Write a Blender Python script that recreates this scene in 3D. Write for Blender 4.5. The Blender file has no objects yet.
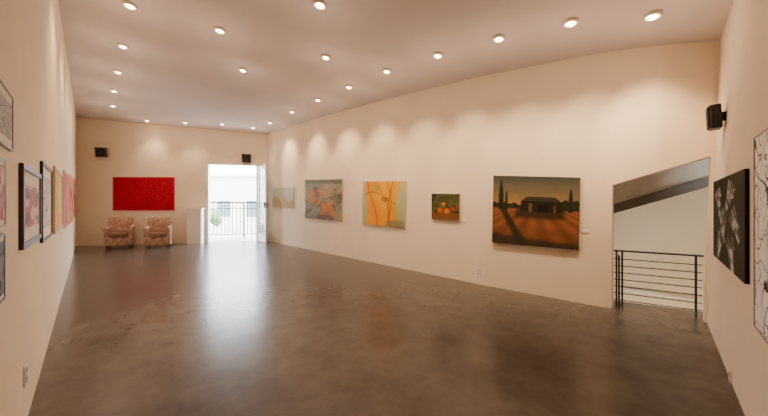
import bpy, bmesh, math, random
import numpy as np
from mathutils import Vector, Matrix, noise
random.seed(4)
sc = bpy.context.scene
COL = sc.collection
f = 288.0; HZ = 205.0; H = 1.3
C = Vector((0, 0, H))

def fl(u, v):
    d = f * H / (v - HZ)
    return Vector(((u - 384) / f * d, d, 0))
def ray(u, v):
    return Vector(((u - 384) / f, 1, (HZ - v) / f))

# ------------------------------------------------------------ room corners
LB = fl(76, 246); L0 = fl(28, 416)
BR = fl(267, 241); G1 = fl(485, 285.4); G2 = fl(588, 304.5); M = fl(612, 308.7); P2 = fl(657, 315.9); P3 = fl(704, 322.2); RC = fl(707, 322.6); RN0 = fl(745, 416)
dl = (L0 - LB).normalized(); LN = L0 + dl * ((0.75 - L0.y) / dl.y)
dr = (RN0 - RC).normalized(); RN = RC + dr * ((0.8 - RC.y) / dr.y)
K = 0.046
class Pl:
    def __init__(s, A, B, k=0.0):
        s.A = A; s.B = B; s.k = k
        s.n = (B - A).cross(Vector((k, 0, 1))).normalized()
        if s.n.dot(C - A) < 0: s.n = -s.n
        s.up = Vector((k, 0, 1)).normalized()
    def off(s, t):
        return Pl(s.A + s.n*t, s.B + s.n*t, s.k)
    def hit(s, u, v):
        r = ray(u, v); t = s.n.dot(s.A - C) / s.n.dot(r)
        return C + r * t
    def at(s, u, z):
        v0 = 205.0; p = s.hit(u, v0)
        d = p.y
        for _ in range(6):
            v = HZ - (z - H) * f / d
            p = s.hit(u, v); d = p.y
        return p
PLeft = Pl(LB, L0); PBack = Pl(LB, BR); PLong = Pl(BR, G1); PLong2 = Pl(G1, G2); PEnd = Pl(RC, RN0, K)

# ceiling surface fitted to the wall tops
def sw(p): return ((p.x - p.y) * .7071, (p.x + p.y) * .7071)
pts = [PLeft.hit(76.1, 118), PLeft.hit(68, 64), PLeft.hit(58, 0), PBack.hit(170, 126), PBack.hit(267, 135),
       PLong.hit(330, 114), PLong.hit(400, 95), PLong.hit(480, 77), PLong2.hit(560, 62), PEnd.hit(720, 42), PEnd.hit(733, 1)]
A_ = []; b_ = []
for p in pts:
    s, w = sw(p); A_.append([1, s, w, s * s, s * w]); b_.append(p.z)
cf = np.linalg.lstsq(np.array(A_), np.array(b_), rcond=None)[0]
def zc(x, y):
    s, w = sw(Vector((x, y, 0)))
    return float(cf[0] + cf[1]*s + cf[2]*w + cf[3]*s*s + cf[4]*s*w)
def ceil_hit(u, v):
    r = ray(u, v); lo, hi = 0.1, 25
    for _ in range(60):
        m = (lo + hi) / 2; p = C + r * m
        if p.z < zc(p.x, p.y): lo = m
        else: hi = m
    return C + r * lo

# ------------------------------------------------------------ materials
def lin(c):
    return tuple(((x/255)/12.92 if x/255 <= .04045 else ((x/255+.055)/1.055)**2.4) for x in c)
def mat(name, col, rough=.6, metal=0, noise_amt=0, nscale=8, col2=None, bump=0, emis=None, estr=0, spec=.5):
    m = bpy.data.materials.new(name); m.use_nodes = True
    nt = m.node_tree; b = nt.nodes["Principled BSDF"]
    b.inputs["Base Color"].default_value = (*lin(col), 1)
    b.inputs["Roughness"].default_value = rough; b.inputs["Metallic"].default_value = metal
    b.inputs["Specular IOR Level"].default_value = spec
    if noise_amt or col2:
        tc = nt.nodes.new("ShaderNodeTexCoord"); no = nt.nodes.new("ShaderNodeTexNoise")
        no.inputs["Scale"].default_value = nscale; no.inputs["Detail"].default_value = 5
        nt.links.new(tc.outputs["Object"], no.inputs["Vector"])
        cr = nt.nodes.new("ShaderNodeValToRGB")
        c2 = col2 or tuple(x * (1 - noise_amt) for x in col)
        cr.color_ramp.elements[0].position = .35; cr.color_ramp.elements[1].position = .65
        cr.color_ramp.elements[0].color = (*lin(c2), 1); cr.color_ramp.elements[1].color = (*lin(col), 1)
        nt.links.new(no.outputs["Fac"], cr.inputs["Fac"]); nt.links.new(cr.outputs["Color"], b.inputs["Base Color"])
        if bump:
            bm = nt.nodes.new("ShaderNodeBump"); bm.inputs["Strength"].default_value = bump; bm.inputs["Distance"].default_value = .01
            nt.links.new(no.outputs["Fac"], bm.inputs["Height"]); nt.links.new(bm.outputs["Normal"], b.inputs["Normal"])
    if emis:
        b.inputs["Emission Color"].default_value = (*lin(emis), 1); b.inputs["Emission Strength"].default_value = estr
    return m
M_wall = mat("wall_plaster", (238, 220, 196), .8, noise_amt=.02, nscale=2.2, spec=.15)
M_ceil = mat("ceiling_plaster", (218, 206, 202), .9, noise_amt=.02, nscale=1.5, spec=.1)
M_white = mat("white_paint", (235, 232, 226), .45)
M_black = mat("black_plastic", (22, 20, 20), .5)
M_grille = mat("speaker_cloth", (34, 31, 31), .9, noise_amt=.3, nscale=120)
M_frame = mat("dark_wood_frame", (58, 34, 26), .4)
M_framebk = mat("black_frame", (26, 22, 20), .35)
M_paperfr = mat("pale_grey_frame", (150, 140, 130), .5)
M_pinkfr = mat("pink_edge", (186, 16, 60), .5)
M_mat = mat("mat_board", (236, 230, 220), .9)
M_steel = mat("dark_steel", (40, 36, 34), .45, .6)
M_beam = mat("dark_grey_steel", (84, 76, 68), .55, .1, noise_amt=.15, nscale=4)
M_stairwall = mat("stairwell_plaster", (234, 220, 194), .8, noise_amt=.03, nscale=2)
M_uph = mat("patterned_upholstery", (196, 162, 138), .95, nscale=12, col2=(146, 106, 88), bump=.3)
M_uph2 = mat("seat_upholstery", (156, 116, 96), .95, nscale=18, col2=(108, 74, 60), bump=.3)
M_leg = mat("walnut_leg", (48, 24, 16), .35)
M_bulb = mat("lit_bulb", (255, 235, 205), .3, emis=(255, 226, 190), estr=22)
M_ring = mat("lamp_trim", (225, 205, 190), .4)
M_refl = mat("lamp_reflector", (235, 220, 200), .25, .6)
M_conc = mat("balcony_concrete", (190, 188, 184), .8, noise_amt=.1)
M_fac = mat("outdoor_stucco", (214, 214, 212), .9, noise_amt=.05)
M_leaf = mat("foliage", (120, 144, 100), .8, col2=(76, 104, 70), nscale=6)
M_glass = mat("door_glass", (220, 228, 232), .05)
M_glass.node_tree.nodes["Principled BSDF"].inputs["Transmission Weight"].default_value = 1
M_slot = mat("outlet_slot", (150, 144, 136), .6)

# polished concrete floor
M_floor = bpy.data.materials.new("polished_concrete"); M_floor.use_nodes = True
nt = M_floor.node_tree; b = nt.nodes["Principled BSDF"]
tc = nt.nodes.new("ShaderNodeTexCoord")
def nnode(scale, detail, rough, dist=0):
    n = nt.nodes.new("ShaderNodeTexNoise"); n.inputs["Scale"].default_value = scale; n.inputs["Detail"].default_value = detail; n.inputs["Roughness"].default_value = rough
    n.inputs["Distortion"].default_value = dist
    nt.links.new(tc.outputs["Object"], n.inputs["Vector"]); return n
n1 = nnode(.8, 3, .5, .3); n2 = nnode(6, 10, .7); n3 = nnode(2.4, 6, .6, .5)
def fmix(fac, a, b_):
    m = nt.nodes.new("ShaderNodeMath"); m.operation = 'MULTIPLY'; m.inputs[1].default_value = 1-fac; nt.links.new(a, m.inputs[0])
    k = nt.nodes.new("ShaderNodeMath"); k.operation = 'MULTIPLY_ADD'; k.inputs[1].default_value = fac; nt.links.new(b_, k.inputs[0]); nt.links.new(m.outputs[0], k.inputs[2])
    return k.outputs[0]
mixv = fmix(.36, fmix(.6, n1.outputs["Fac"], n3.outputs["Fac"]), n2.outputs["Fac"])
mrc = nt.nodes.new("ShaderNodeMapRange"); mrc.inputs[1].default_value = .36; mrc.inputs[2].default_value = .64; nt.links.new(mixv, mrc.inputs[0])
mc = nt.nodes.new("ShaderNodeMix"); mc.data_type = 'RGBA'
mc.inputs[6].default_value = (*lin((66, 60, 56)), 1); mc.inputs[7].default_value = (*lin((99, 91, 86)), 1)
nt.links.new(mrc.outputs[0], mc.inputs[0]); nt.links.new(mc.outputs[2], b.inputs["Base Color"])
mr = nt.nodes.new("ShaderNodeMapRange"); mr.inputs[1].default_value = .3; mr.inputs[2].default_value = .7; mr.inputs[3].default_value = .235; mr.inputs[4].default_value = .27
nt.links.new(n3.outputs["Fac"], mr.inputs[0]); nt.links.new(mr.outputs[0], b.inputs["Roughness"])
bp = nt.nodes.new("ShaderNodeBump"); bp.inputs["Strength"].default_value = .07; bp.inputs["Distance"].default_value = .01
nt.links.new(n3.outputs["Fac"], bp.inputs["Height"]); nt.links.new(bp.outputs["Normal"], b.inputs["Normal"])
b.inputs["Specular IOR Level"].default_value = .45

def vcmat(name, rough=.6):
    m = bpy.data.materials.new(name); m.use_nodes = True
    nt = m.node_tree; b = nt.nodes["Principled BSDF"]; b.inputs["Roughness"].default_value = rough
    a = nt.nodes.new("ShaderNodeVertexColor"); a.layer_name = "paint"
    no = nt.nodes.new("ShaderNodeTexNoise"); no.inputs["Scale"].default_value = 40
    mr = nt.nodes.new("ShaderNodeMapRange"); mr.inputs[3].default_value = .88; mr.inputs[4].default_value = 1.1
    mm = nt.nodes.new("ShaderNodeVectorMath"); mm.operation = 'SCALE'
    nt.links.new(no.outputs["Fac"], mr.inputs[0]); nt.links.new(a.outputs["Color"], mm.inputs[0]); nt.links.new(mr.outputs[0], mm.inputs["Scale"])
    nt.links.new(mm.outputs[0], b.inputs["Base Color"])
    b.inputs["Specular IOR Level"].default_value = .15
    return m
M_paint = vcmat("painted_canvas", .6)

# ------------------------------------------------------------ mesh helpers
def mk(name, verts, faces, material, parent=None, origin=None, smooth=False):
    vs = [Vector(v) for v in verts]
    if origin is None:
        lo = Vector([min(v[i] for v in vs) for i in range(3)]); hi = Vector([max(v[i] for v in vs) for i in range(3)])
        origin = (lo + hi) / 2
    me = bpy.data.meshes.new(name); me.from_pydata([v - origin for v in vs], [], faces)
    bm = bmesh.new(); bm.from_mesh(me); bmesh.ops.recalc_face_normals(bm, faces=bm.faces); bm.to_mesh(me); bm.free()
    me.materials.append(material)
    if smooth:
        for p in me.polygons: p.use_smooth = True
    ob = bpy.data.objects.new(name, me); COL.objects.link(ob)
    if parent: ob.parent = parent; ob.location = origin - parent.location
    else: ob.location = origin
    return ob
def empty(name, loc, label, cat, group=None):
    e = bpy.data.objects.new(name, None); e.empty_display_size = .1; COL.objects.link(e); e.location = loc
    tag(e, label, cat, group); return e
def tag(o, label, cat, group=None):
    o["label"] = label; o["category"] = cat
    if group: o["group"] = group
HEX = [(0,1,2,3),(4,7,6,5),(0,4,5,1),(1,5,6,2),(2,6,7,3),(3,7,4,0)]
def hexa(vl, fl_, q, o):
    i = len(vl); vl += q + [p + o for p in q]; fl_ += [tuple(i + j for j in F) for F in HEX]
def boxv(c, sx, sy, sz, ax=Vector((1,0,0)), ay=Vector((0,1,0)), az=Vector((0,0,1))):
    q = [c - ax*sx/2 - ay*sy/2 - az*sz/2, c + ax*sx/2 - ay*sy/2 - az*sz/2, c + ax*sx/2 - ay*sy/2 + az*sz/2, c - ax*sx/2 - ay*sy/2 + az*sz/2]
    return q, ay * sy
def box(name, c, sx, sy, sz, m, parent=None, ax=Vector((1,0,0)), ay=Vector((0,1,0)), az=Vector((0,0,1)), bev=0, seg=2, smooth=False):
    vl = []; F = []; q, o = boxv(c, sx, sy, sz, ax, ay, az); hexa(vl, F, q, o)
    ob = mk(name, vl, F, m, parent)
    if bev:
        bm = bmesh.new(); bm.from_mesh(ob.data)
        bmesh.ops.bevel(bm, geom=bm.edges[:], offset=bev, segments=seg, profile=.5, affect='EDGES')
        bm.to_mesh(ob.data); bm.free()
        for p in ob.data.polygons: p.use_smooth = smooth
    return ob
def tube(name, a, b_, r, m, parent=None, n=12, r2=None):
    a = Vector(a); b_ = Vector(b_); d = (b_ - a).normalized(); x = d.orthogonal().normalized(); y = d.cross(x)
    r2 = r if r2 is None else r2
    vs = []; F = []
    for P, rr in ((a, r), (b_, r2)):
        for i in range(n):
            t = 2*math.pi*i/n; vs.append(P + x*math.cos(t)*rr + y*math.sin(t)*rr)
    F = [(i, (i+1) % n, n+(i+1) % n, n+i) for i in range(n)] + [tuple(range(n)), tuple(range(n, 2*n))]
    ob = mk(name, vs, F, m, parent)
    for p in ob.data.polygons: p.use_smooth = len(p.vertices) == 4
    return ob

# ------------------------------------------------------------ room shell
TH = .14
def wall(name, segs, m=M_wall):
    vl = []; F = []
    for (A, B, za, zb, ta, tb, ka, kb, o) in segs:
        def P(p, z, k): return Vector((p.x + k*z, p.y, z))
        if ta is None: ta = zc(A.x + ka*3.1, A.y) + .03
        if tb is None: tb = zc(B.x + kb*3.1, B.y) + .03
        hexa(vl, F, [P(A, za, ka), P(B, zb, kb), P(B, tb, kb), P(A, ta, ka)], o * TH)
    ob = mk(name, vl, F, m); ob["kind"] = "structure"; return ob
def hor(v): return Vector((v.x, v.y, 0)).normalized()
oL, oB, oG, oE = -hor(PLeft.n), -hor(PBack.n), -hor(PLong.n), -hor(PEnd.n)
def sub(A, B, n, **k):
    return [A.lerp(B, i/n) for i in range(n+1)]
def runs(pts, o, k=0):
    return [(pts[i], pts[i+1], -.2, -.2, None, None, k, k, o) for i in range(len(pts)-1)]
wall("wall_left", runs(sub(LB, LN, 8), oL))
D0 = PBack.hit(207, 205); D0.z = 0; D1 = PBack.hit(258, 205); D1.z = 0
DH = 2.76
wall("wall_back", [(LB, D0, -.2, -.2, None, None, 0, 0, oB), (D0, D1, DH, DH, None, None, 0, 0, oB), (D1, BR, -.2, -.2, None, None, 0, 0, oB)])
hM = H + (205-185)/f*M.y; h2 = H + (205-171)/f*P2.y; h3 = H + (205-156)/f*P3.y
k2, k3 = .016, .042
wall("wall_right", runs(sub(BR, G1, 7) + [G2, M], oG))
wall("wall_stair_header", [(M, P2, hM, h2, None, None, 0, k2, oG), (P2, P3, h2, h3, None, None, k2, k3, oG)])
wall("wall_stair_jamb", [(P3, RC, -.2, -.2, None, None, k3, K, oG)])
wall("wall_end", runs(sub(RC, RN, 3), oE, K))
Q1 = Vector((-1.6, -1.2, 0)); Q2 = Vector((1.7, -1.2, 0))
wall("wall_rear", runs([Q1, Q2], Vector((0, -1, 0))))
wall("wall_rear_side", runs([LN, Q1], Vector((-1, 0, 0))))
wall("wall_rear_return", runs([Q2, RN], Vector((1, 0, 0)), 0))

fp = [LB + Vector((-.35, .12, 0)), LN + Vector((-.25, -.1, 0)), Q1 + Vector((-.2, -.2, 0)), Q2 + Vector((.2, -.2, 0)), RN + Vector((.2, 0, 0)),
      RC + dr * -.42 + Vector((.06, 0, 0)), M + oG * .42, BR + Vector((.2, .14, 0)), BR + oB * .14, LB + oB * .14]
n = len(fp)
ob = mk("floor", fp + [p - Vector((0, 0, .2)) for p in fp], [tuple(range(n)), tuple(range(n, 2*n))] + [(i, (i+1) % n, n+(i+1) % n, n+i) for i in range(n)], M_floor)
ob["kind"] = "structure"
# ceiling
bm = bmesh.new(); NX = 40
gv = {}
for i in range(NX+1):
    for j in range(NX+1):
        x = -11 + 17*i/NX; y = -2 + 13.5*j/NX; gv[i, j] = bm.verts.new((x, y, 0))
for i in range(NX):
    for j in range(NX): bm.faces.new((gv[i, j], gv[i+1, j], gv[i+1, j+1], gv[i, j+1]))
hull = [LB + Vector((-.6, -.2, 0)), Vector((-1.9, -1.5, 0)), Vector((2.4, -1.5, 0)), RC + oE*.6, RC + oG*.45 + oE*.5, BR + oG*.45 + oB*.3, LB + oB*.3 + Vector((-.5,0,0))]
for i in range(len(hull)):
    a = hull[i]; b2 = hull[(i+1) % len(hull)]; d = b2 - a; nn = Vector((d.y, -d.x, 0))
    bmesh.ops.bisect_plane(bm, geom=bm.verts[:] + bm.edges[:] + bm.faces[:], plane_co=a, plane_no=nn, clear_outer=True)
for v in bm.verts: v.co.z = zc(v.co.x, v.co.y)
top = bmesh.ops.extrude_face_region(bm, geom=bm.faces[:])
for g in top["geom"]:
    if isinstance(g, bmesh.types.BMVert): g.co.z += .15
bmesh.ops.recalc_face_normals(bm, faces=bm.faces)
me = bpy.data.meshes.new("ceiling"); bm.to_mesh(me); bm.free(); me.materials.append(M_ceil)
ob = bpy.data.objects.new("ceiling", me); COL.objects.link(ob); ob["kind"] = "structure"

# ------------------------------------------------------------ back doorway
eB = (BR - LB).normalized()
vl = []; F = []
w = .05
for c in (D0 + eB*w/2, D1 - eB*w/2):
    q, o = boxv(c + Vector((0, 0, DH/2)) + oB*.06, w, .18, DH, eB, oB); hexa(vl, F, q, o)
q, o = boxv((D0+D1)/2 + Vector((0, 0, DH - w/2)) + oB*.06, (D1-D0).length, .18, w, eB, oB); hexa(vl, F, q, o)
ob = mk("trim_1", vl, F, M_white); ob["kind"] = "structure"
# open leaf
eG = (G1 - BR).normalized()
hp = D1 - oB*.06 + eB*.03
LW = .72; LH = 2.68
leaf = empty("door_2", hp, "white framed glass door leaf standing open beside the balcony doorway", "door"); leaf["kind"] = "structure"
ed = (eG*1.0 + oB*-.08).normalized(); nd = Vector((-ed.y, ed.x, 0))
vl = []; F = []
def lb(s0, s1, z0, z1, t=.045):
    q, o = boxv(hp + ed*(s0+s1)/2 + Vector((0, 0, (z0+z1)/2)), s1-s0, t, z1-z0, ed, nd); hexa(vl, F, q, o)
lb(0, .1, .02, LH); lb(LW-.1, LW, .02, LH); lb(.1, LW-.1, .02, .28); lb(.1, LW-.1, LH-.12, LH)
mk("leaf_frame", vl, F, M_white, leaf)
box("glass_pane", hp + ed*LW/2 + Vector((0, 0, 1.42)), LW-.2, .01, 2.28, M_glass, leaf, ed, nd)
hd = hp + ed*(LW-.05) - nd*.0
for sg in (-1, 1):
    box("handle", hd + nd*sg*.045 + Vector((0, 0, 1.3)), .03, .045, .16, M_steel, leaf, ed, nd, bev=.008)

# balcony
bc = (D0 + D1)/2 + oB*(.14 + .75)
ob = box("balcony_slab", bc + Vector((0, 0, -.1)), 4.6, 1.5, .18, M_conc, None, eB, oB); tag(ob, "pale concrete balcony deck outside the doorway", "balcony")
rl = empty("balcony_railing", bc + oB*.65, "dark metal balcony railing with thin vertical balusters", "railing")
rc = bc + oB*.65
RHt = 1.4
box("top_rail", rc + Vector((0, 0, RHt)), 4.4, .05, .05, M_steel, rl, eB, oB)
box("bottom_rail", rc + Vector((0, 0, .12)), 4.4, .03, .03, M_steel, rl, eB, oB)
box("middle_rail", rc + Vector((0, 0, 1.15)), 4.4, .03, .03, M_steel, rl, eB, oB)
for i in range(31):
    box("baluster", rc + eB*(-2.1 + .14*i) + Vector((0, 0, .76)), .022, .022, 1.28, M_steel, rl, eB, oB)
for i in range(3):
    box("post", rc + eB*(-2.18 + 2.18*i) + Vector((0, 0, .69)), .05, .05, 1.4, M_steel, rl, eB, oB)
# outdoor
ob = mk("ground", [Vector((x, y, -3.2)) for x, y in ((-60, 14), (40, 14), (40, 80), (-60, 80))], [(0, 1, 2, 3)], mat("outdoor_ground", (150, 146, 138), .9, noise_amt=.1, nscale=.5)); ob["kind"] = "structure"
vl = []; F = []
q, o = boxv(Vector((-20, 34, .6)), 20, 6, 7.6); hexa(vl, F, q, o)
q, o = boxv(Vector((-20, 31.05, 4.5)), 20.6, .8, .3); hexa(vl, F, q, o)
ob = mk("neighbouring_building", vl, F, M_fac); tag(ob, "pale stucco building across the street in bright sun", "building")
M_wdk = mat("window_dark", (96, 104, 110), .3)
for i in range(5):
    q = box("building_window", Vector((-26.5 + 3.1*i, 30.98, .9)), 1.3, .1, 1.7, M_wdk, ob)
tr = empty("tree", Vector((-13.8, 22, -3.2)), "leafy green tree beyond the balcony", "tree")
tube("trunk", Vector((-13.8, 22, -3.2)), Vector((-13.8, 22, .2)), .16, M_leg, tr, r2=.09)
bm = bmesh.new()
for i in range(14):
    c = Vector((-13.8 + random.uniform(-1.1, .7), 22 + random.uniform(-1, 1), .0 + random.uniform(-.8, .7)))
    r = bmesh.ops.create_icosphere(bm, subdivisions=2, radius=random.uniform(.3, .55), matrix=Matrix.Translation(c - Vector((-13.8, 22, -3.2))))
    for v in r["verts"]: v.co += noise.noise_vector(v.co*3)*.18
me = bpy.data.meshes.new("crown"); bm.to_mesh(me); bm.free(); me.materials.append(M_leaf)
ob = bpy.data.objects.new("crown", me); COL.objects.link(ob); ob.parent = tr

# ------------------------------------------------------------ artworks
def nz(x, y, s=0, o=3):
    return noise.fractal(Vector((x, y, s)), 1.0, 2.0, o)
def mixc(a, b2, t):
    t = max(0, min(1, t)); return tuple(a[i]*(1-t) + b2[i]*t for i in range(3))
def ss(e0, e1, x):
    t = max(0, min(1, (x-e0)/(e1-e0))); return t*t*(3-2*t)
def quad_rect(pl, u0, u1, uref, vt, vb, th=.02):
    q = pl.off(th); o = pl.n*th
    zt = q.hit(uref, vt).z; zb = q.hit(uref, vb).z
    return [q.at(u0, zt)-o, q.at(u1, zt)-o, q.at(u1, zb)-o, q.at(u0, zb)-o]
def quad_px(pl, c, th=.036):
    q = pl.off(th); return [q.hit(*p) - pl.n*th for p in c]
def grid_canvas(name, Q, nrm, off, th, painter, nx, ny, parent=None, edge=(225, 215, 200)):
    TL, TR, BRr, BLl = Q
    vs = []; cols = []; F = []
    for j in range(ny+1):
        for i in range(nx+1):
            a = i/nx; bb = j/ny
            p = (BLl.lerp(BRr, a)).lerp(TL.lerp(TR, a), bb) + nrm*(off+th)
            vs.append(p); cols.append(lin(painter(a, bb)))
    for j in range(ny):
        for i in range(nx):
            k = j*(nx+1)+i; F.append((k, k+1, k+nx+2, k+nx+1))
    base = len(vs)
    for p in (BLl, BRr, TR, TL): vs.append(p + nrm*(off+th)); cols.append(lin(edge))
    for p in (BLl, BRr, TR, TL): vs.append(p + nrm*off); cols.append(lin(edge))
    for i in range(4): F.append((base+i, base+4+i, base+4+(i+1) % 4, base+(i+1) % 4))
    F.append((base+4, base+5, base+6, base+7))
    ob = mk(name, vs, F, M_paint, parent)
    ca = ob.data.color_attributes.new("paint", 'FLOAT_COLOR', 'POINT')
    for i, c in enumerate(cols): ca.data[i].color = (*c, 1)
    return ob
def frame_mesh(name, Q, nrm, fw, th, m, parent):
    TL, TR, BRr, BLl = Q; ctr = (TL+TR+BRr+BLl)/4
    ex = (TR-TL).normalized(); ey = (TL-BLl).normalized()
    outer = [BLl, BRr, TR, TL]; inner = [BLl+ex*fw+ey*fw, BRr-ex*fw+ey*fw, TR-ex*fw-ey*fw, TL+ex*fw-ey*fw]
    vs = [p + nrm*.001 for p in outer] + [p + nrm*th for p in outer] + [p + nrm*th for p in inner] + [p + nrm*.001 for p in inner]
    F = []
    for i in range(4):
        j = (i+1) % 4
        for k in range(4): F.append((k*4+i, k*4+j, ((k+1) % 4)*4+j, ((k+1) % 4)*4+i))
    mk(name, vs, F, m, parent); return [inner[3], inner[2], inner[1], inner[0]]
def painting(Q, pl, painter, label, nx, ny, th=.035, group=None, edge=(225, 215, 200)):
    ob = grid_canvas("painting", Q, pl.n, .001, th, painter, nx, ny, edge=edge); tag(ob, label, "painting", group); return ob
def framed(Q, pl, painter, label, fw, fm, nx, ny, th=.018, mw=0, cat="picture", nm="framed_picture"):
    c = (Q[0]+Q[2])/2
    e = empty(nm, c, label, cat)
    inner = frame_mesh("frame", Q, pl.n, fw, th, fm, e)
    if mw:
        vl = [p + pl.n*.002 for p in inner] + [p + pl.n*.009 for p in inner]
        mk("mat_board", vl, [(0,1,2,3),(4,5,6,7)] + [(i, (i+1) % 4, 4+(i+1) % 4, 4+i) for i in range(4)], M_mat, e)
        ex = (inner[1]-inner[0]).normalized()*mw; ey = (inner[0]-inner[3]).normalized()*mw
        I = [inner[0]+ex-ey, inner[1]-ex-ey, inner[2]-ex+ey, inner[3]+ex+ey]
        grid_canvas("print", I, pl.n, .0092, .003, painter, nx, ny, e)
    else: grid_canvas("canvas", inner, pl.n, .002, .008, painter, nx, ny, e)
    return e

def p_barn(a, b):
    hz = .55
    n_ = nz(a*6, b*6, 3)*.5
    if b > hz:
        t = (b-hz)/(1-hz)
        c = mixc((196, 128, 66), (138, 112, 72), ss(0, .25, t + n_*.08)); c = mixc(c, (100, 92, 74), ss(.2, .65, t + n_*.15)); c = mixc(c, (68, 70, 62), ss(.6, 1.0, t))
        hill = hz + .035 + .015*math.sin(a*9)
        if b < hill: c = (50, 42, 30)
    else:
        t = (hz-b)/hz; x = (a-.55)/(.25+t*1.1)
        row = .5+.5*math.sin(x*24)
        c = mixc((156, 92, 54), (112, 68, 42), row*.8); c = mixc(c, (64, 44, 32), t*.4 + n_*.3)
        sh = ss(.30-.26*t, .38-.26*t, a)*ss(.90-.02*t, .82-.05*t, a)*ss(.36, .2, t)
        c = mixc(c, (42, 36, 28), .8*sh)
        c = mixc(c, (38, 36, 24), .8*ss(.06+.03*t, .02+.01*t, abs(a-(.12+.28*t))))
        c = mixc(c, (44, 44, 30), .75*ss(.66+.18*a, .8+.18*a, t))
    if a > .78 and hz-.02 < b < .66 + .02*math.sin(a*60): c = (44, 42, 28)
    if a < .36 and hz-.02 < b < .60 + .015*math.sin(a*50): c = (46, 44, 30)
    if .36 < a < .83 and b > hz-.06:
        rt = .71 - 1.2*max(0, abs(a-.595)-.15)**1.3*1.6
        if b < rt:
            c = (60, 51, 40) if b > .645 else (38, 32, 27)
            if .455 < a < .50 and b < .61: c = (98, 76, 50)
            if .56 < a < .68 and b < .60: c = (25, 21, 19)
            if abs(a-.75) < .012 and b < .59: c = (92, 70, 44)
    for (x0, wd, tp) in ((.11, .032, .93), (.18, .016, .78), (.915, .022, .84)):
        if hz-.05 < b < tp:
            w_ = wd*math.sqrt(max(0, 1-((b-.62)/(tp-.62))**2 if b > .62 else 1))
            if abs(a-x0) < w_: c = (38, 42, 28)
    return c
def p_yellow(a, b):
    n_ = nz(a*2, b*2, 8, 2)*.4
    c = mixc((164, 166, 112), (184, 184, 138), b + n_)
    lft = .10 + .03*math.sin(b*5); rgt = .86 - .05*math.sin(b*4)
    if lft < a < rgt:
        c = mixc((226, 142, 2), (240, 176, 20), ss(-.3, .3, n_ + .1*math.sin(a*11+b*4)))
        c = mixc(c, (206, 122, 10), .6*ss(.05, .0, abs(a-.5-.16*math.sin(b*3.5+.6))))
        for (x0, am, fr, ph) in ((.26, .12, 3.2, 1.4), (.74, .10, 2.6, 3.7), (.5, .2, 2.2, .4)):
            if abs(a - (x0 + am*math.sin(b*fr+ph))) < .008: c = (120, 72, 24)
        if abs(b - .64 - .12*math.sin(a*6)) < .008: c = (128, 76, 24)
        c = mixc(c, (140, 92, 40), .7*ss(1.1, .8, math.hypot((a-.56)/.09, (b-.60)/.06)))
        c = mixc(c, (150, 150, 96), .8*ss(1.1, .8, math.hypot((a-.36)/.06, (b-.84)/.07)))
    if a > .62 and b < .14: c = mixc(c, (110, 116, 104), .7)
    return c
def p_flower(a, b):
    n_ = nz(a*2+3, b*2, 5, 4); m_ = nz(a*3.5, b*3.5, 11, 4)
    c = mixc((112, 110, 82), (146, 136, 104), ss(-.3, .3, n_))
    c = mixc(c, (92, 74, 54), .85*ss(.0, .25, m_))
    c = mixc(c, (134, 136, 118), .8*ss(.0, .25, nz(a*4+6, b*4, 40, 4)))
    c = mixc(c, (196, 116, 44), .85*ss(.26, .02, abs((b-.02) - .75*(1-a)) + nz(a*5, b*5, 12, 4)*.5))
    c = mixc(c, (184, 150, 116), .7*ss(1.3, .6, math.hypot((a-.62)/.2, (b-.66)/.17)+nz(a*6, b*6, 2)*.8))
    c = mixc(c, (66, 58, 46), .8*ss(.03, .01, abs(nz(a*2.2, b*2.2, 60, 3))))
    if b > .9: c = mixc(c, (84, 88, 64), .7)
    return c
def p_fruit(a, b):
    c = mixc((70, 76, 42), (104, 92, 50), .5+nz(a*3, b*3, 1))
    c = mixc(c, (50, 56, 36), ss(.05, .2, nz(a*5, b*5, 4)))
    if b < .26: c = (118, 76, 40)
    for (x, y, r, col) in ((.32, .36, .12, (196, 92, 34)), (.56, .33, .14, (206, 110, 36)), (.78, .44, .09, (180, 66, 36)), (.45, .6, .08, (204, 140, 60)), (.18, .66, .12, (70, 96, 48)), (.7, .72, .1, (84, 100, 54))):
        dd = math.hypot(a-x, (b-y)*.95)
        if dd < r: c = mixc(col, (90, 40, 20), ss(.5, 1.1, dd/r))
    return c
def p_pale(sd):
    def fn(a, b):
        c = mixc((164, 168, 134), (180, 184, 154), b)
        if b < .42+.12*math.sin(a*5+sd): c = mixc((190, 132, 82), (140, 146, 100), .5+nz(a*4, b*4, 7+sd))
        return c
    return fn
def p_red(a, b):
    n_ = nz(a*22, b*12, 4)
    c = mixc((158, 0, 34), (188, 0, 46), .5+n_); return mixc(c, (128, 0, 26), ss(.1, .5, nz(a*40, b*22, 9)))
def sketch(bg, fg, seed, sc_=5, wdt=.035):
    def fn(a, b):
        v = nz(a*sc_, b*sc_*1.4, seed, 1); v2 = nz(a*sc_*1.6+4, b*sc_*1.6, seed+5, 1)
        c = mixc(bg, tuple(x*.92 for x in bg), .5+nz(a*2, b*2, seed+2))
        if abs(v) < wdt or abs(v2) < wdt*.6: c = mixc(c, fg, .8)
        return c
    return fn
def blots(bg, f1, f2, seed, sc_=2):
    def fn(a, b):
        c = mixc(bg, f1, ss(.0, .15, nz(a*sc_, b*sc_, seed, 2))); return mixc(c, f2, ss(.12, .22, nz(a*sc_*1.5, b*sc_*1.5, seed+7, 2)))
    return fn
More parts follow.
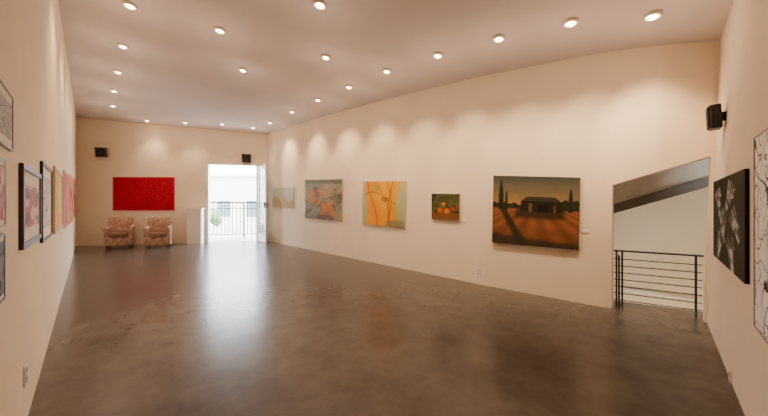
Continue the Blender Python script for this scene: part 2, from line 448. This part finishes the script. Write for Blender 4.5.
def p_black(a, b):
    c = mixc((16, 14, 13), (28, 25, 23), .5+nz(a*5, b*5, 3))
    m = 0
    for (x, y, ang, s) in ((.24, .70, .3, 1.3), (.60, .76, -.6, 1.25), (.40, .42, .1, 1.45), (.78, .46, .7, 1.3), (.26, .18, -.4, 1.2), (.66, .15, .3, 1.3)):
        ca, sa = math.cos(ang), math.sin(ang)
        dx = (a-x)*ca + (b-y)*sa; dy = -(a-x)*sa + (b-y)*ca
        # square palm, wrist and straight blocky fingers
        m = max(m, ss(1.05, .95, max(abs(dx)/(.055*s), abs(dy)/(.05*s))))
        m = max(m, ss(1.05, .95, max(abs(dx)/(.035*s), abs(dy+.085*s)/(.045*s))))
        for k in range(4):
            fa = (k-1.5)*.16; ox = (k-1.5)*.030*s; t = (dx-ox)*math.sin(fa) + dy*math.cos(fa); q = abs((dx-ox)*math.cos(fa) - dy*math.sin(fa))
            if .03 < t < .15*s - .014*abs(k-1.5): m = max(m, ss(.0135, .0115, q))
        tx, ty = dx*.85+dy*.5, abs(-dx*.5+dy*.85)
        if 0 < tx < .11*s: m = max(m, ss(.016, .013, ty))
    g = .7 + .9*nz(a*9, b*9, 6)
    return mixc(c, (190, 184, 176), m*max(.25, min(1, g)))
def p_scrib(a, b):
    c = (250, 248, 244)
    for k, (sx, sy, w_) in enumerate(((1.8, 3.4, .015), (2.4, 4.2, .014), (3.2, 6, .013), (4.4, 7, .010), (5, 8, .008))):
        v = nz(a*sx+8*k, b*sy, 21+9*k, 1)
        if abs(v) < w_: c = (38, 30, 26)
    return c
framed(quad_px(PBack, [(112.5, 177), (174.5, 177), (174.5, 210.5), (112.5, 210.5)], .02), PBack, p_red, "wide vivid crimson painting with pink edge above two armchairs", .03, M_pinkfr, 150, 80, cat="painting", nm="framed_painting")
painting(quad_px(PLong, [(272.5, 187.5), (281.5, 187.5), (281.5, 207.7), (272.5, 207)]), PLong, p_pale(0), "small pale green and tan landscape canvas", 40, 50, group="pair of small pale canvases")
painting(quad_px(PLong, [(283.5, 187.3), (293, 187.3), (293, 208.5), (283.5, 207.8)]), PLong, p_pale(2), "small pale green and orange landscape canvas", 40, 50, group="pair of small pale canvases")
painting(quad_px(PLong, [(305, 180), (342, 179), (342, 221.5), (305, 218)]), PLong, p_flower, "abstract canvas in orange, brown and grey green", 120, 120)
painting(quad_px(PLong, [(362.5, 181.5), (405.5, 181), (404.5, 228), (362.5, 224)]), PLong, p_yellow, "golden yellow drapery canvas with grey green borders", 120, 130)
painting(quad_px(PLong, [(431.5, 193.5), (459.5, 194), (459.5, 220.5), (431.5, 219)]), PLong, p_fruit, "small dark still life canvas with orange fruit", 80, 80)
painting(quad_px(PLong2, [(493.5, 175.5), (580, 177.5), (578.5, 250), (492, 242.5)], .046), PLong2, p_barn, "large landscape canvas of a barn and trees at sunset", 200, 160, th=.045, edge=(90, 66, 46))
framed(quad_rect(PLeft, -12, 13.5, 13.5, 98, 152, .012), PLeft, sketch((176, 168, 162), (110, 100, 94), 3, 2, .06), "thin black framed grey drawing with pale mat", .009, M_framebk, 90, 90, mw=.04, th=.012)
framed(quad_rect(PLeft, -13, 6, 6, 160, 226, .012), PLeft, blots((190, 120, 124), (170, 74, 90), (214, 170, 164), 5), "black framed print with pinkish red shapes", .009, M_framebk, 80, 80, mw=.02, th=.012)
framed(quad_rect(PLeft, -13, 5.5, 5.5, 233, 298, .012), PLeft, blots((84, 82, 94), (120, 110, 118), (50, 48, 58), 9), "black framed print in dark blue grey tones", .009, M_framebk, 80, 80, mw=.02, th=.012)
framed(quad_rect(PLeft, 24.5, 42, 24.5, 163, 250), PLeft, blots((206, 164, 144), (168, 96, 100), (120, 84, 80), 13), "dark brown framed picture with rose and tan shapes", .03, M_frame, 90, 110, mw=.08)
framed(quad_rect(PLeft, 43.5, 53, 43.5, 161, 243), PLeft, sketch((222, 210, 200), (110, 90, 84), 15, 3, .04), "black framed ink drawing on pale paper", .024, M_framebk, 90, 110, mw=.08)
framed(quad_rect(PLeft, 55.5, 63.5, 55.5, 166, 234), PLeft, blots((212, 190, 70), (176, 170, 50), (220, 140, 80), 17), "pale framed picture in yellow and green", .03, mat("pale_gold_frame", (190, 160, 100), .4), 80, 90)
painting(quad_rect(PLeft, 64.5, 69, 64.5, 170, 229), PLeft, blots((206, 84, 92), (190, 54, 68), (214, 140, 116), 19), "pink and red unframed canvas", 60, 80, th=.02)
painting(quad_rect(PLeft, 70, 73, 70, 174, 224), PLeft, blots((206, 140, 60), (180, 70, 50), (214, 170, 100), 23), "ochre and rust unframed canvas", 60, 80, th=.02)
painting(quad_rect(PLeft, 73.7, 75.3, 73.7, 178, 218), PLeft, blots((180, 60, 76), (210, 130, 110), (120, 50, 56), 29), "small rose coloured canvas near the room corner", 50, 60, th=.02)
painting(quad_rect(PEnd, 713.5, 745, 744, 169, 283), PEnd, p_black, "black canvas with clustered pale chalky hand shapes", 200, 240, th=.02, edge=(24, 20, 19))
framed(quad_rect(PEnd, 753.5, 784, 753.5, 138, 326, .014), PEnd, p_scrib, "large white sheet with looping black ink lines in thin frame", .006, M_paperfr, 300, 420, th=.014, nm="framed_drawing", cat="drawing")

# small wall things
def plate(u, v, pl, w_, h_, label, nm="power_outlet", cat="outlet"):
    c = pl.hit(u, v); ex = Vector((-pl.n.y, pl.n.x, 0)).normalized()
    ob = box(nm, c + pl.n*.005, w_, .008, h_, M_white, None, ex, pl.n, pl.up, bev=.002)
    tag(ob, label, cat)
    if nm == "power_outlet":
        for s in (-1, 1):
            box("socket", c + pl.n*.0105 + pl.up*s*h_*.22, w_*.4, .003, h_*.26, M_slot, ob, ex, pl.n, pl.up)
for (u, v, pl) in ((478.5, 272, PLong), (304, 238, PLong), (345, 247, PLong), (24, 375, PLeft), (731, 378, PEnd)):
    plate(u, v, pl, .075, .12, "white double power outlet low on the wall")
for (u, v) in ((297, 207), (347, 212), (410, 222), (464, 221), (586, 231)):
    plate(u, v, PLong if u < 485 else PLong2, .07, .045, "small white caption card beside a painting", "caption_card", "label card")

def speaker(u, v, pl, w_, h_, d_, label, tilt=.0, gap=.07):
    c = pl.hit(u, v); ex = Vector((-pl.n.y, pl.n.x, 0)).normalized()
    nn = (pl.n + Vector((0, 0, -tilt))).normalized(); up = ex.cross(nn).normalized()
    if up.z < 0: up = -up
    cc = c + hor(pl.n)*(d_/2 + gap)
    e = empty("wall_speaker", c, label, "speaker")
    box("cabinet", cc, w_, d_, h_, M_black, e, ex, nn, up, bev=.012)
    box("grille", cc + nn*(d_/2+.004), w_*.88, .012, h_*.88, M_grille, e, ex, nn, up, bev=.004)
    box("bracket", c + hor(pl.n)*(gap+.01)/2, .05, gap+.02, .08, M_black, e, ex, hor(pl.n))
speaker(104.5, 153, PBack, .25, .29, .15, "black box loudspeaker mounted above the red painting", .15)
speaker(247.5, 159, PBack, .27, .30, .15, "black box loudspeaker mounted beside the balcony doorway", .15)
speaker(726, 116, PEnd, .155, .225, .08, "black box loudspeaker mounted high above the black canvas", .08, gap=.03)

# pedestal
e = PBack.hit(198.5, 205); e.z = 0; pc = e - oB*.24
ped = empty("pedestal", pc, "white painted display pedestal with flat slab top", "pedestal")
box("body", pc + Vector((0, 0, .58)), .42, .26, 1.16, M_white, ped, eB, oB)
box("plinth_top", pc + Vector((0, 0, 1.18)), .48, .32, .04, M_white, ped, eB, oB)

# armchairs
def soft(name, c, s, m, root, R, bev, bulge=0):
    ob = box(name, Vector((0, 0, 0)), s[0], s[1], s[2], m, None, bev=min(bev, min(s)*.48), seg=4, smooth=True)
    me = ob.data; ob.parent = root
    ob.matrix_basis = Matrix.Translation(Vector(c)) @ R
    return ob
def armchair(loc, yaw, label):
    r = bpy.data.objects.new("armchair", None); COL.objects.link(r); r.location = loc; r.rotation_euler = (0, 0, yaw); r.scale = (.86, .9, 1.0)
    tag(r, label, "armchair", "pair of patterned armchairs")
    I = Matrix.Identity(4)
    W = .76
    soft("seat_base", (0, -.01, .21), (W-.1, .56, .26), M_uph, r, I, .03)
    soft("seat_cushion", (0, -.06, .39), (W-.26, .52, .15), M_uph2, r, I, .055)
    vs = []; F = []; nx, nzz = 14, 8
    for side in (0, 1):
        for j in range(nzz+1):
            for i in range(nx+1):
                a = i/nx*2-1; t = j/nzz
                topz = .60 - .05*abs(a)**4
                wd = (.33 + .02*math.sin(t*2.4))
                th = .075*(1-abs(a)**6*.6)*(1-(abs(t*2-1))**6*.5)
                z = t*topz; y = .20*t*.55 + (-th if side == 0 else th) - .05*a*a
                vs.append(Vector((a*wd, .22 + y, .34 + z)))
    k = (nx+1)*(nzz+1)
    for sd in (0, 1):
        for j in range(nzz):
            for i in range(nx):
                q = sd*k + j*(nx+1)+i; F.append((q, q+1, q+nx+2, q+nx+1))
    for i in range(nx):
        F.append((i, i+1, k+i+1, k+i)); q = nzz*(nx+1)+i; F.append((q, q+1, k+q+1, k+q))
    for j in range(nzz):
        q = j*(nx+1); F.append((q, q+nx+1, k+q+nx+1, k+q)); q += nx; F.append((q, q+nx+1, k+q+nx+1, k+q))
    ob = mk("backrest", vs, F, M_uph, None, origin=Vector((0, 0, 0)), smooth=True); ob.parent = r
    ss_ = ob.modifiers.new("sub", 'SUBSURF'); ss_.levels = 1; ss_.render_levels = 1
    for s in (-1, 1):
        prof = []
        for i in range(16):
            t = 2*math.pi*i/16; prof.append((math.cos(t)*.066, .57 + math.sin(t)*.055))
        vs = []; F = []; ny = 8
        for j in range(ny+1):
            y = -.31 + .57*j/ny; dz = .02*math.sin(j/ny*math.pi) + .05*j/ny; sc_ = 1 - .12*(j/ny)
            for (px, pz) in prof:
                vs.append(Vector((s*(.325) + px*sc_, y, pz + dz - .02)))
        n_ = 16
        for j in range(ny):
            for i in range(n_): F.append((j*n_+i, j*n_+(i+1) % n_, (j+1)*n_+(i+1) % n_, (j+1)*n_+i))
        F += [tuple(range(n_)), tuple(range(ny*n_, ny*n_+n_))]
        b0 = len(vs)
        q, o = boxv(Vector((s*.325, -.02, .335)), .095, .54, .47); hexa(vs, F, q, o)
        ob = mk("armrest", vs, F, M_uph, None, origin=Vector((0, 0, 0))); ob.parent = r
        for p in ob.data.polygons: p.use_smooth = len(p.vertices) == 4 and p.vertices[0] < b0
        for y in (-.25, .24):
            ob = tube("leg", Vector((s*.31, y*1.03 + (.02 if y > 0 else -.01), 0)), Vector((s*.29, y, .12)), .018, M_leg, None, r2=.03)
            ob.parent = r
    return r
def chair_at(u, v, label):
    p = fl(u, v); yaw = math.atan2(-p.x, p.y)
    armchair(p, yaw*.8, label)
chair_at(120, 247.3, "pinkish beige patterned upholstered armchair under the red painting")
chair_at(158.5, 247.2, "pinkish beige patterned upholstered armchair next to the pedestal")

# ------------------------------------------------------------ stairwell
eH = (P3 - M).normalized(); eH.z = 0
oH = Vector((-eH.y, eH.x, 0)); oH = oH if oH.y > 0 else -oH
ew = oG
def SW(s, w, z=0): return M + eG*s + ew*w + Vector((0, 0, z))
def hexwall(name, a, b2, z0, z1, o, m=M_stairwall):
    vl = []; F = []; hexa(vl, F, [Vector((a.x, a.y, z0)), Vector((b2.x, b2.y, z0)), Vector((b2.x, b2.y, z1)), Vector((a.x, a.y, z1))], o*.1)
    ob = mk(name, vl, F, m); ob["kind"] = "structure"; return ob
FZ = -1.6; TZ = 2.6; sL, sR, wF = -1.3, 1.1, 2.1
hexwall("wall_stair_back", SW(sL, wF), SW(sR, wF), FZ, TZ, ew)
hexwall("wall_stair_side", SW(sL, TH+.02), SW(sL, wF), FZ, TZ, -eG)
hexwall("wall_stair_return", SW(sR, .2), SW(sR, wF), FZ, TZ, eG)
hexwall("wall_stair_front", SW(sL, TH+.001), SW(sR, TH+.001), FZ, -.21, ew)
a = [SW(sL, 0), SW(sR, 0), SW(sR, wF+.1), SW(sL, wF+.1)]
def slab(name, pts_, z, t, m):
    q = [Vector((p.x, p.y, z)) for p in pts_]; vl = q + [p - Vector((0, 0, t)) for p in q]; n = len(q)
    ob = mk(name, vl, [tuple(range(n)), tuple(range(n, 2*n))] + [(i, (i+1) % n, n+(i+1) % n, n+i) for i in range(n)], m); ob["kind"] = "structure"; return ob
sRC = (RC-M).dot(eG); wRC = (RC-M).dot(ew)
slab("ceiling_stair", [SW(sL, TH+.02), SW(0, TH+.0), SW(sRC+.1, wRC+.1), SW(sR, wRC+.05), SW(sR, wF+.1), SW(sL, wF+.1)], TZ+.1, .1, M_stairwall)
slab("floor_stair", a, FZ, .1, mat("stair_floor", (150, 130, 112), .5))
# railing (behind the opening)
rw = .2
r0 = M + eH*.02 + oH*rw; r1 = RC + eH*.03 + oH*rw
er = (r1-r0).normalized(); er = Vector((er.x, er.y, 0)); ln = (r1-r0).length; nr = Vector((-er.y, er.x, 0))
rail = empty("stair_railing", (r0+r1)/2, "dark steel guard railing with horizontal bars at stair opening", "railing")
RT = H - (253-205)/f*(r0.y+r1.y)/2
for t in (0.06, .13, .93):
    box("post", r0 + er*ln*t + Vector((0, 0, RT/2)), .018, .018, RT, M_steel, rail, er, nr)
box("top_rail", (r0+r1)/2 + Vector((0, 0, RT)), ln, .034, .018, M_steel, rail, er, nr)
rp = r0 + er*ln*.06
box("rail_return", rp - oH*.09 + Vector((0, 0, RT-.05)), .018, .2, .018, M_steel, rail, er, nr)
box("return_post", rp - oH*.18 + Vector((0, 0, (RT-.04)/2)), .018, .018, RT-.04, M_steel, rail, er, nr)
for i in range(7):
    box("bar", (r0+r1)/2 + Vector((0, 0, RT*(.10 + .125*i))), ln*.99, .010, .010, M_steel, rail, er, nr)
# sloping beam
def on_plane_w(u, v, w_):
    r = ray(u, v); P = M + ew*w_; t = ew.dot(P - C)/ew.dot(r); return C + r*t
b0 = on_plane_w(606, 211, .75); b1 = on_plane_w(724, 177, .75)
eb = (b1-b0).normalized(); ub = ew.cross(eb).normalized(); ub = ub if ub.z > 0 else -ub
vl = []; F = []; cb = (b0+b1)/2; LBm = (b1-b0).length
for (dz, h_, d_) in ((0, .10, .02), (.055, .016, .05), (-.055, .016, .05)):
    q, o = boxv(cb + ub*dz - eb*.1, LBm+.2, d_, h_, eb, ew, ub); hexa(vl, F, q, o)
ob = mk("stair_beam", vl, F, M_beam); tag(ob, "dark grey sloping steel beam crossing the stairwell", "beam")
ob = box("stair_side_panel", cb - eb*.1 + ub*(.066+.3) + ew*.02, LBm+.2, .03, .6, mat("panel_grey", (164, 154, 142), .7, noise_amt=.05), None, eb, ew, ub); tag(ob, "plain grey side panel of the upper stair flight", "stair panel")
ob = box("light_streak_bar", SW(.1, wF-.04, -.2), 2.0, .05, .05, M_white, None, eG, ew); tag(ob, "white bar imitating a streak of light on the lower stairwell wall", "light_streak")  # white bar added to imitate a streak of light along the wall
L = bpy.data.lights.new("stair_lamp", 'POINT'); L.energy = 5; L.color = (1, .82, .6); L.shadow_soft_size = .15
o = bpy.data.objects.new("stair_lamp", L); o.location = SW(-.7, .45, .3); COL.objects.link(o)
L = bpy.data.lights.new("stair_lamp_low", 'POINT'); L.energy = 18; L.color = (1, .82, .6); L.shadow_soft_size = .15
o = bpy.data.objects.new("stair_lamp_low", L); o.location = SW(.3, 1.3, -.9); COL.objects.link(o)

# ------------------------------------------------------------ ceiling spotlights
def lathe(name, prof, m, parent, R, n=20):
    vs = []; F = []
    for (r, z) in prof:
        for i in range(n):
            t = 2*math.pi*i/n; vs.append(Vector((r*math.cos(t), r*math.sin(t), z)))
    for j in range(len(prof)-1):
        for i in range(n): F.append((j*n+i, j*n+(i+1) % n, (j+1)*n+(i+1) % n, (j+1)*n+i))
    if prof[-1][0] < .012: F.append(tuple((len(prof)-1)*n+i for i in range(n)))
    ob = mk(name, vs, F, m, None, origin=Vector((0, 0, 0)), smooth=True); ob.parent = parent; return ob
lights = [ # u, v, aim
 (130, 4, 'L'), (123, 45, 'L'), (118, 71, 'L'), (114, 90, 'L'), (113, 105, 'B'),
 (220, 29, 'D'), (320, 3, 'D'), (243, 69, 'D'), (326, 56, 'D'), (438, 54, 'G'),
 (147, 120, 'B'), (185, 122, 'B'), (222, 123.5, 'B'), (253, 127, 'B'),
 (270, 122, 'G'), (292, 111, 'G'), (318, 99, 'G'), (349, 86, 'G'), (387, 70, 'G'), (499, 37, 'G'), (571, 21, 'G'), (653, 14, 'G')]
for (u, v, aim) in lights:
    p = ceil_hit(u, v)
    if aim == 'B':
        dist = (p - PBack.A).dot(PBack.n)
        if dist < .35: p = p + PBack.n*(.35-dist); p.z = zc(p.x, p.y)
    e_ = empty("ceiling_spotlight", p, "round white ceiling spotlight with glowing warm bulb", "ceiling light", "gallery ceiling spotlights")
    g = .01
    nrm = Vector(((zc(p.x+g, p.y)-zc(p.x-g, p.y))/(2*g), (zc(p.x, p.y+g)-zc(p.x, p.y-g))/(2*g), -1)).normalized()
    e_.rotation_mode = 'QUATERNION'; e_.rotation_quaternion = Vector((0, 0, -1)).rotation_difference(nrm)
    lathe("trim_ring", [(.074, 0.0), (.076, -.026), (.070, -.034), (.056, -.034), (.052, -.028)], M_ring, e_, None)
    lathe("reflector", [(.053, -.031), (.046, -.012), (.03, -.004), (.005, -.003)], M_refl, e_, None)
    lathe("bulb", [(.018, -.006), (.036, -.020), (.042, -.032), (.034, -.044), (.018, -.050), (.004, -.052)], M_bulb, e_, None)
    if aim == 'G': d = (oG*.95 + Vector((0, 0, -1.6))); en, ang = 92, 74
    elif aim == 'L': d = (oL*.75 + Vector((0, 0, -1.7))); en, ang = 40, 90
    elif aim == 'B': d = (oB*.45 + Vector((0, 0, -1.7))); en, ang = 44, 80
    else: d = Vector((0, 0, -1)); en, ang = 50, 130
    L = bpy.data.lights.new("spot_beam", 'SPOT'); L.energy = en*1.75; L.color = (1, .72, .45); L.spot_size = math.radians(ang); L.spot_blend = 1; L.shadow_soft_size = .08
    o = bpy.data.objects.new("spot_beam", L); COL.objects.link(o); o.location = p + nrm*.075
    o.rotation_mode = 'QUATERNION'; o.rotation_quaternion = d.to_track_quat('-Z', 'Y')
    L = bpy.data.lights.new("ceiling_fill", 'POINT'); L.energy = 4.5; L.color = (1, .73, .50); L.shadow_soft_size = .08  # added fill light, floating below each fixture to brighten ceiling and walls
    o = bpy.data.objects.new("ceiling_fill", L); COL.objects.link(o); o.location = p + nrm*.5

# ------------------------------------------------------------ sky, sun
W = bpy.data.worlds.new("World"); sc.world = W; W.use_nodes = True
bg = W.node_tree.nodes["Background"]; bg.inputs[0].default_value = (.84, .92, 1, 1); bg.inputs[1].default_value = 22
S = bpy.data.lights.new("sun", 'SUN'); S.energy = 4; S.color = (1, .95, .88); S.angle = .01
o = bpy.data.objects.new("sun", S); COL.objects.link(o); o.rotation_euler = (math.radians(38), 0, math.radians(35))

cam = bpy.data.cameras.new("camera"); cam.sensor_width = 36; cam.lens = 36*f/768; cam.shift_y = -(208-HZ)/768; cam.clip_start = .02
co = bpy.data.objects.new("camera", cam); COL.objects.link(co); co.location = C; co.rotation_euler = (math.radians(90), 0, 0)
sc.camera = co
